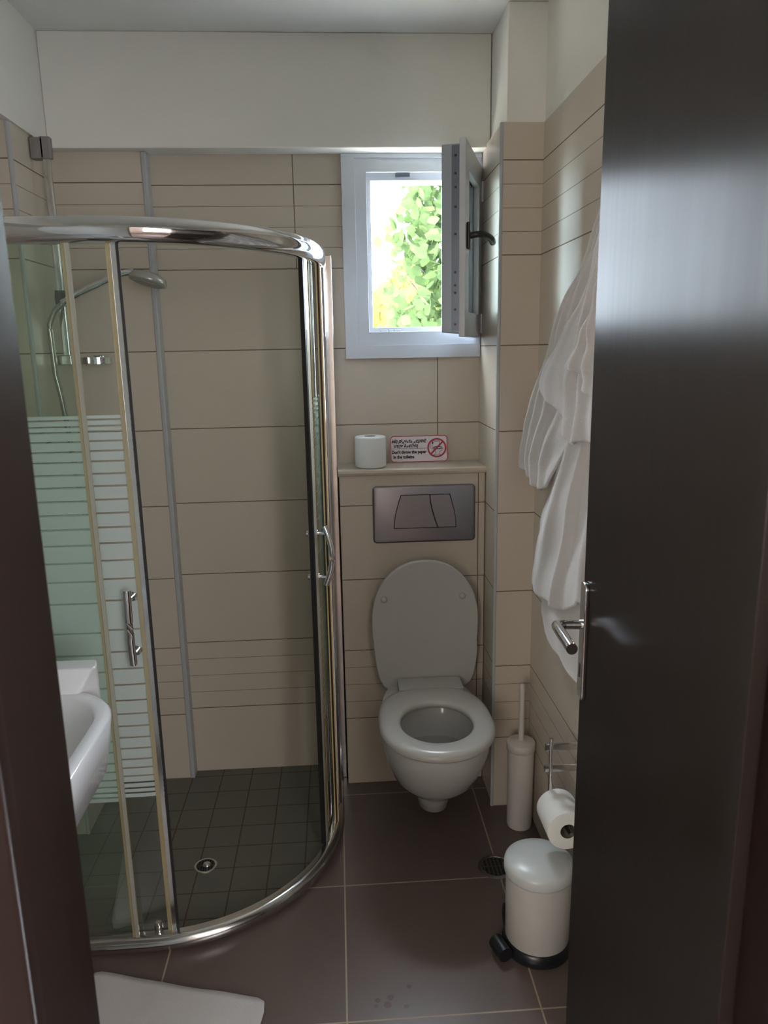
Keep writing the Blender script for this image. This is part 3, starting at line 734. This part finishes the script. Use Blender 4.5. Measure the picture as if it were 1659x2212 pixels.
stroke(bm, [o(.0185, .031), o(.021, .024), o(.029, .018), o(.028, .012), o(.019, .008), o(.046, .008), o(.041, .012), o(.041, .018), o(.050, .025), o(.0525, .031)], .0011)
stroke(bm, [o(.012, .052), o(.010, .045), o(.010, .032), o(.015, .029)], .0012)
stroke(bm, [o(.018, .051), o(.020, .049), o(.018, .047)], .0035)
mk('toilet_drawing', bm, M_signblk, sg, fixn=False)
bm = B(); outline(bm, ci(rs), ci(rs-.0055), -.0009); stroke(bm, [(cxs-.021, czs-.021), (cxs+.021, czs+.021)], .0055, -.0010); mk('prohibition_symbol', bm, M_signred, sg, fixn=False)
bm = B(); stroke(bm, [(.005, .0465), (.122, .0465)], .0011); mk('divider_line', bm, M_signblk, sg, fixn=False)
def text(s, u, v, size, shear=0, wmax=None, bold=.0):
    cu = bpy.data.curves.new('lettering', 'FONT'); cu.body = s; cu.size = size; cu.shear = shear; cu.offset = bold; cu.resolution_u = 3
    t = bpy.data.objects.new('tmp', cu); C.objects.link(t)
    bpy.context.view_layer.update()
    me = bpy.data.meshes.new_from_object(t.evaluated_get(bpy.context.evaluated_depsgraph_get()))
    C.objects.unlink(t); bpy.data.objects.remove(t)
    xs = [v_.co.x for v_ in me.vertices]; x0, x1 = min(xs), max(xs); k = (wmax/(x1-x0)) if wmax else 1
    for v_ in me.vertices: v_.co = Vector((u+(v_.co.x-x0)*k, -.0006, v+v_.co.y))
    me.materials.clear(); me.materials.append(M_signblk)
    o_ = bpy.data.objects.new('lettering', me); C.objects.link(o_); o_.parent = sg; return o_
text('Μη ρίχνετε χαρτιά', .005, .0665, .0150, .25, .118, .0008)
text('στην λεκάνη', .012, .0510, .0150, .25, .082, .0008)
text("Don't throw the paper", .005, .0300, .0145, 0, .117, .0007)
text('in the toilette', .010, .0140, .0145, 0, .070, .0007)

# ------------------------------------------------------------------ toilet brush
tb = empty('toilet_brush', (.541, 2.085, 0), 'white toilet brush with tall cylindrical holder in right corner', 'toilet brush')
bm = B(); lathe(bm, [(.030, 0), (.0375, .001), (.0395, .008), (.0415, .272), (.0415, .274)], n=40); mk('holder', bm, M_brush, tb, smooth=True, angle=50)
bm = B(); lathe(bm, [(.0425, .266), (.0445, .268), (.0445, .288), (.043, .292), (.020, .296), (.009, .298)], n=40); mk('lid', bm, M_brush, tb, smooth=True, angle=50)
bm = B(); lathe(bm, [(.0088, .296), (.0080, .400), (.0076, .478), (.0065, .484), (.003, .486)], n=18); mk('brush_handle', bm, M_brush, tb, smooth=True, angle=50)

# ------------------------------------------------------------------ pedal bin
BXc, BYc = .468, 1.600
pb = empty('pedal_bin', (BXc, BYc, 0), 'white round pedal bin with black base beside dark door', 'pedal bin')
bm = B(); lathe(bm, [(.078, .030), (.080, .034), (.081, .215), (.080, .218)], n=48); mk('bin_body', bm, M_bin, pb, smooth=True, angle=50)
bm = B(); lathe(bm, [(.0825, .214), (.0850, .216), (.0865, .222), (.0867, .236), (.0845, .244), (.078, .249), (.060, .254), (.036, .257), (.012, .258)], n=48); mk('bin_lid', bm, M_binlid, pb, smooth=True)
bm = B(); lathe(bm, [(.084, .0), (.087, .003), (.087, .018), (.083, .030), (.079, .034)], n=48); mk('base_ring', bm, M_black, pb, smooth=True, angle=50)
pd = Vector((-.115, -.035, 0)).normalized()
bm = B(); tube(bm, [tuple(pd*.070+Vector((0, 0, .016))), tuple(pd*.108+Vector((0, 0, .020)))], 0, sec=[(-.022, -.008), (.022, -.008), (.022, .006), (-.022, .006)])
tube(bm, [tuple(pd*.104+Vector((pd.y, -pd.x, 0))*(-.026)+Vector((0, 0, .022))), tuple(pd*.104+Vector((pd.y, -pd.x, 0))*.026+Vector((0, 0, .022)))], .019, 16)
mk('pedal', bm, M_black, pb, smooth=True, angle=50)
hd_ = Vector((-.075, .045, 0)).normalized()
bm = B(); tube(bm, [tuple(hd_*.080+Vector((0, 0, .01))), tuple(hd_*.086+Vector((0, 0, .06))), tuple(hd_*.082+Vector((0, 0, .085)))], 0, sec=[(-.008, -.006), (.008, -.006), (.008, .006), (-.008, .006)], up=(1, 0, 0)); mk('hinge_arm', bm, M_black, pb, bevel=.002)

# ------------------------------------------------------------------ toilet paper holder on the right wall
ph = empty('toilet_paper_holder', (XR, 1.68, .47), 'chrome bar toilet paper holder on right wall above pedal bin', 'paper holder')
bm = B()
for z in (.521, .462):
    tube(bm, [(.492, 1.655, z), (XR-.001, 1.655, z)], 0, sec=roundrect(-.005, .005, -.009, .009, .003, 3))
child(mk('wall_bar', bm, M_chrome_w, smooth=True, angle=40), ph)
bm = B(); tube(bm, [(.5055, 1.652, .546), (.5055, 1.652, .395)], .0050, 14); child(mk('upright_rod', bm, M_chrome_w, smooth=True, angle=40), ph)
bm = B(); tube(bm, catmull([(.5055, 1.652, .40), (.507, 1.650, .372), (.512, 1.640, .358), (.52, 1.60, .358), (.525, 1.535, .358)], 5), .0050, 12); child(mk('roll_arm', bm, M_chrome_w, smooth=True, angle=40), ph)
pr = empty('toilet_roll', (.522, 1.60, .358), 'white toilet paper roll hanging on chrome holder by door', 'toilet roll')
bm = B(); prof = [(.019, -.052), (.044, -.052), (.0495, -.050), (.050, -.047), (.050, .047), (.0495, .050), (.044, .052), (.019, .052)]
lathe(bm, prof, n=44, axis='Y', cap0=False, cap1=False)
mk('paper', bm, M_paper, pr, smooth=True, angle=60)
bm = B(); lathe(bm, [(.0188, -.051), (.0188, .051)], n=30, axis='Y', cap0=False, cap1=False); mk('cardboard_core', bm, M_card, pr, smooth=True)

# ------------------------------------------------------------------ towels hanging behind the door
def lerp(T, v):
    for (a, A_), (b, B_) in zip(T, T[1:]):
        if v <= b: 
            t = (v-a)/(b-a) if b > a else 0; t = max(0, min(1, t)); return A_+(B_-A_)*t
    return T[-1][1]
def towel(zt, leftT, rightT, botT, x0, folds, seed, th=.010, nu=60, nv=90, amp=.012, curl=.007, lead=.0):
    """cloth sheet: for u across (0 = far/left edge, 1 = near/right edge), v down; leftT/rightT map z->y; botT maps u->z of hem"""
    rnd = random.Random(seed); bm = B(); G = []
    ph_ = [rnd.uniform(0, 6.28) for _ in range(4)]
    for j in range(nv+1):
        row = []
        for i in range(nu+1):
            u = i/nu; zb_ = lerp(botT, u); v = j/nv; z = zt+(zb_-zt)*v
            yl = lerp(leftT, -z); yr = lerp(rightT, -z); y = yl+(yr-yl)*u
            f = 0
            for k, (c_, wd, am) in enumerate(folds):
                cc = c_+.03*sin(2.2*v+ph_[k % 4])
                f += am*math.exp(-((u-cc)/wd)**2)
            f *= min(1, .35+v*1.4)
            wob = .0035*sin(9*u+6*v+ph_[0])+.0025*sin(23*v+7*u+ph_[1])
            x = x0-f-wob + curl*(math.exp(-(u/.05)**2)) + lead*u
            yj = .003*sin(37*v+ph_[2])*math.exp(-(u/.08)**2)+.0012*sin(140*v+ph_[1])*math.exp(-(u/.05)**2)
            row.append(bm.verts.new((x, y+yj, z)))
        G.append(row)
    for j in range(nv):
        for i in range(nu): bm.faces.new((G[j][i], G[j][i+1], G[j+1][i+1], G[j+1][i]))
    return bm
def cloth(name, bm, parent, th=.008):
    o_ = mk(name, bm, M_towel, parent, smooth=True, fixn=False)
    s = o_.modifiers.new('sol', 'SOLIDIFY'); s.thickness = th; s.offset = 0; s.use_rim = True
    b = o_.modifiers.new('sub', 'SUBSURF'); b.levels = 1; b.render_levels = 1
    return child(o_, parent)
hk = empty('towel_hook', (XR, 1.35, 1.84), 'chrome wall hook behind open door holding the towels', 'hook')
bm = B(); tube(bm, [(XR-.001, 1.35, 1.84), (XR-.008, 1.35, 1.84)], .018, 20); tube(bm, catmull([(XR-.006, 1.35, 1.84), (.545, 1.35, 1.835), (.50, 1.35, 1.84), (.49, 1.35, 1.865)], 5), .005, 12); child(mk('hook_arm', bm, M_chrome, smooth=True, angle=40), hk)
twA = empty('bath_towel', (.53, 1.6, 1.5), 'upper beige-white towel fanning down from hook behind door', 'towel', )
# far layer with long straight fold edges
RT = [(-1.85, 1.39), (-1.5, 1.36), (-1.2, 1.34), (-.6, 1.32)]
bm = towel(1.85, [(-1.85, 1.44), (-1.762, 1.594), (-1.694, 1.673), (-1.648, 1.756), (-1.613, 1.831), (-1.561, 1.895), (-1.528, 1.933), (-1.457, 1.992), (-1.413, 2.034), (-1.36, 2.083), (-1.318, 2.122), (-1.285, 2.160), (-1.262, 2.168), (-1.215, 2.176), (-1.162, 2.178), (-1.143, 2.17)],
           [(-1.85, 1.39), (-1.5, 1.50), (-1.30, 1.70), (-1.19, 1.84), (-1.0, 1.85)], [(0, 1.165), (.18, 1.143), (.38, 1.118), (.6, 1.108), (.8, 1.128), (1, 1.19)], .550,
           [(.16, .035, .016), (.30, .03, .014), (.48, .05, .020), (.72, .06, .014)], 3, nu=90)
cloth('towel_rear_layer', bm, twA)
bm = towel(1.83, [(-1.83, 1.44), (-1.714, 1.514), (-1.666, 1.548), (-1.578, 1.636), (-1.538, 1.729), (-1.491, 1.807), (-1.411, 1.921), (-1.397, 1.928)], RT,
           [(0, 1.40), (.10, 1.373), (.30, 1.347), (.44, 1.328), (.48, 1.298), (.56, 1.281), (.68, 1.299), (1, 1.31)], .522, [(.20, .05, .006), (.46, .06, .016), (.64, .05, .018), (.85, .08, .016)], 8, nu=90)
cloth('towel_front_flap', bm, twA)
bm = towel(1.66, [(-1.66, 1.40), (-1.579, 1.452), (-1.546, 1.488), (-1.497, 1.555), (-1.452, 1.616), (-1.444, 1.608)], RT, [(0, 1.450), (.3, 1.444), (.55, 1.411), (1, 1.38)], .498, [(.25, .08, .008), (.6, .10, .014)], 21)
cloth('towel_fold', bm, twA)
twB = empty('bath_towel', (.545, 1.6, 1.1), 'lower bluish-white towel hanging straight down behind the upper towel', 'towel')
bm = towel(1.80, [(-1.80, 1.44), (-1.442, 1.623), (-1.301, 1.801), (-1.262, 1.863), (-1.218, 1.878), (-1.186, 1.887), (-1.129, 1.933), (-1.083, 1.973), (-1.018, 2.029), (-.984, 2.046)], RT, [(0, .984), (.2, .975), (.6, .99), (1, 1.0)], .564, [(.12, .05, .006), (.3, .06, .006)], 5)
cloth('towel_rear_layer', bm, twB)
bm = towel(1.78, [(-1.78, 1.43), (-1.444, 1.57), (-1.306, 1.721), (-1.211, 1.804), (-1.156, 1.851), (-1.056, 1.919), (-.977, 1.978), (-.927, 2.013), (-.862, 2.048), (-.818, 2.044)], RT,
           [(0, .818), (.18, .819), (.30, .830), (.46, .854), (.66, .932), (1, .93)], .548, [(.16, .05, .010), (.40, .04, .020), (.66, .07, .020), (.86, .05, .016)], 9, nu=90)
cloth('towel_front_layer', bm, twB)
bm = towel(1.76, [(-1.76, 1.42), (-1.34, 1.639), (-1.073, 1.880), (-.842, 2.000), (-.751, 1.990), (-.734, 1.968), (-.707, 1.960), (-.69, 1.90), (-.684, 1.85)], RT,
           [(0, .722), (.06, .710), (.12, .694), (.24, .698), (.26, .686), (.37, .684), (.46, .680), (.6, .680), (1, .66)], .566, [(.3, .07, .005), (.6, .08, .007)], 14)
cloth('towel_inner_layer', bm, twB)

# ------------------------------------------------------------------ bath mat on the floor
bmt = empty('bath_mat', (-.40, 1.25, 0), 'white bath mat with small dark label on floor', 'bath mat')
A0, B0 = Vector((-.640, 1.590)), Vector((-.206, 1.474)); sd_ = Vector((-.10, -.62))
bm = B(); G = []; nu, nv = 40, 40
for j in range(nv+1):
    row = []
    for i in range(nu+1):
        u, v = i/nu, j/nv
        # rounded corners by pulling the ends in
        cu = abs(2*u-1); cv = abs(2*v-1)
        p_ = A0+(B0-A0)*u+sd_*v
        if cu > .9 and cv > .9:
            k = ((cu-.9)/.1)*((cv-.9)/.1)*.006
            p_ += Vector((-math.copysign(1, u-.5), math.copysign(1, v-.5)))*k
        p_ += Vector((.0, .0012*sin(9*u+1)))*(1-v)
        row.append(bm.verts.new((p_.x, p_.y, .008+.0016*sin(7*u+5*v)+.001*sin(19*u-3*v))))
    G.append(row)
for j in range(nv):
    for i in range(nu): bm.faces.new((G[j][i], G[j][i+1], G[j+1][i+1], G[j+1][i]))
m_ = mk('mat_fabric', bm, M_towel, None, smooth=True, fixn=False); child(m_, bmt)
s = m_.modifiers.new('sol', 'SOLIDIFY'); s.thickness = .007; s.offset = -.6
bm = B(); box(bm, -.020, .020, -.0075, .0075, 0, .0012)
tg = mk('care_label', bm, M_tag, bmt); tg.matrix_parent_inverse = Matrix.Identity(4); tg.location = Vector((-.593, 1.552, .0122))-Vector(bmt.location); tg.rotation_euler = (0, 0, radians(-10))

# ------------------------------------------------------------------ outside the window
struct('ground', [(-25, 25, 2.9, 45, -3.2, -3.0)], M_ground)
rnd = random.Random(11)
def leafquad(bm, p, s, rnd):
    n_ = Vector((rnd.gauss(0, 1), rnd.gauss(0, 1.4), rnd.gauss(0, .8))).normalized()
    a = n_.orthogonal().normalized(); b = n_.cross(a); th = rnd.uniform(0, 6.28); a, b = a*cos(th)+b*sin(th), b*cos(th)-a*sin(th)
    pts = [(0, -.62), (.38, -.35), (.50, 0), (.30, .30), (0, .60), (-.30, .30), (-.50, 0), (-.38, -.35)]
    c_ = bm.verts.new(p+n_*s*.08)
    vs = [bm.verts.new(p+a*x*s+b*y*s) for x, y in pts]
    for i in range(8): bm.faces.new((c_, vs[i], vs[(i+1) % 8]))
pop = empty('poplar_tree', (1.55, 6.9, -3.0), 'green broad-leaved tree standing just outside the window', 'tree')
bm = B(); tube(bm, [(1.55, 6.9, -3.0), (1.52, 6.9, 0), (1.50, 6.85, 2), (1.45, 6.9, 4.2)], [.10, .08, .055, .02], 10)
branches = []
for (x1, z1, zs) in ((.62, 3.0, 1.3), (.57, 2.45, 1.2), (.66, 2.2, .9), (.48, 2.0, .8), (.62, 1.75, .6), (.42, 1.65, .5), (.80, 3.3, 1.6), (.9, 2.6, 1.4), (1.0, 1.9, 1.0), (2.2, 2.4, 1.2), (2.4, 1.6, .8), (2.0, 3.0, 1.5), (1.2, 3.8, 2.2), (1.8, 3.9, 2.4)):
    y1 = 6.9+rnd.uniform(-.5, .5)
    P_ = catmull([(1.5, 6.88, zs), ((1.5+x1)/2+.15, (6.9+y1)/2, (zs+z1)/2-.1), (x1, y1, z1)], 8); branches.append(P_)
    tube(bm, P_, [.022*(1-.8*i/(len(P_)-1)) for i in range(len(P_))], 6)
child(mk('trunk', bm, M_bark, smooth=True), pop)
bm = B()
for P_ in branches:
    n_ = len(P_)
    for i in range(2, n_):
        sp = .05+.12*(1-i/(n_-1))
        for _ in range(11 if i < n_-2 else 7):
            p = P_[i]+Vector((rnd.gauss(0, sp), rnd.gauss(0, sp*1.4), rnd.gauss(0, sp)))
            leafquad(bm, p, rnd.uniform(.06, .095), rnd)
for _ in range(1500):      # denser heart of the crown
    z = rnd.uniform(.4, 4.2); hw = .62*(1-.06*abs(z-1.5))
    a = rnd.uniform(0, 6.28); r = math.sqrt(rnd.random())
    x = 1.45+hw*r*cos(a)*1.0; y = 6.9+hw*r*sin(a)
    leafquad(bm, Vector((x, y, z)), rnd.uniform(.055, .085), rnd)
for (cx_, cz_, rx_, rz_, n_) in ((.92, 1.78, .26, .26, 170), (.60, 1.74, .15, .14, 26), (.52, 1.93, .05, .05, 10), (.90, 2.2, .20, .24, 110), (.88, 2.62, .18, .28, 110), (.86, 3.02, .20, .22, 110), (.54, 2.52, .03, .05, 7), (.57, 2.38, .03, .07, 8), (.70, 2.78, .05, .10, 12), (.66, 2.62, .06, .08, 10), (.75, 2.45, .10, .07, 16), (.62, 2.40, .05, .05, 9), (.68, 2.28, .05, .07, 12)):
    for _ in range(n_):
        a = rnd.uniform(0, 6.28); r = math.sqrt(rnd.random())
        leafquad(bm, Vector((cx_+rx_*r*cos(a), 6.6+rnd.gauss(0, .25), cz_+rz_*r*sin(a))), rnd.uniform(.075, .11), rnd)
child(mk('foliage', bm, M_leaf, fixn=False), pop)
yt = empty('yellow_tree', (1.75, 14, -3.0), 'sunlit yellow-green round tree farther off through the window', 'tree')
bm = B(); tube(bm, [(1.75, 14, -3.0), (1.75, 14, 1.5)], [.16, .09], 10); child(mk('trunk', bm, M_bark, smooth=True), yt)
bm = B()
bmesh.ops.create_icosphere(bm, subdivisions=4, radius=1)
for v in bm.verts:
    q = v.co.copy(); k = 1+.07*sin(7*q.x+3*q.z)+.06*sin(9*q.z+5*q.y)+.04*sin(17*q.x-11*q.z)
    v.co = Vector((1.66+q.x*1.02*k, 14+q.y*1.0*k, 1.85+q.z*1.12*k))
child(mk('crown', bm, M_yleaf, smooth=True, fixn=False), yt)
bm = B()
for _ in range(3600):
    q = Vector((rnd.gauss(0, 1), rnd.gauss(0, 1), rnd.gauss(0, 1))).normalized(); k = 1+.07*sin(7*q.x+3*q.z)+.06*sin(9*q.z+5*q.y)+.04*sin(17*q.x-11*q.z)
    k *= rnd.uniform(1.0, 1.06)
    leafquad(bm, Vector((1.66+q.x*1.02*k, 14+q.y*k, 1.85+q.z*1.12*k)), rnd.uniform(.05, .09), rnd)
child(mk('foliage', bm, M_yleaf, fixn=False), yt)
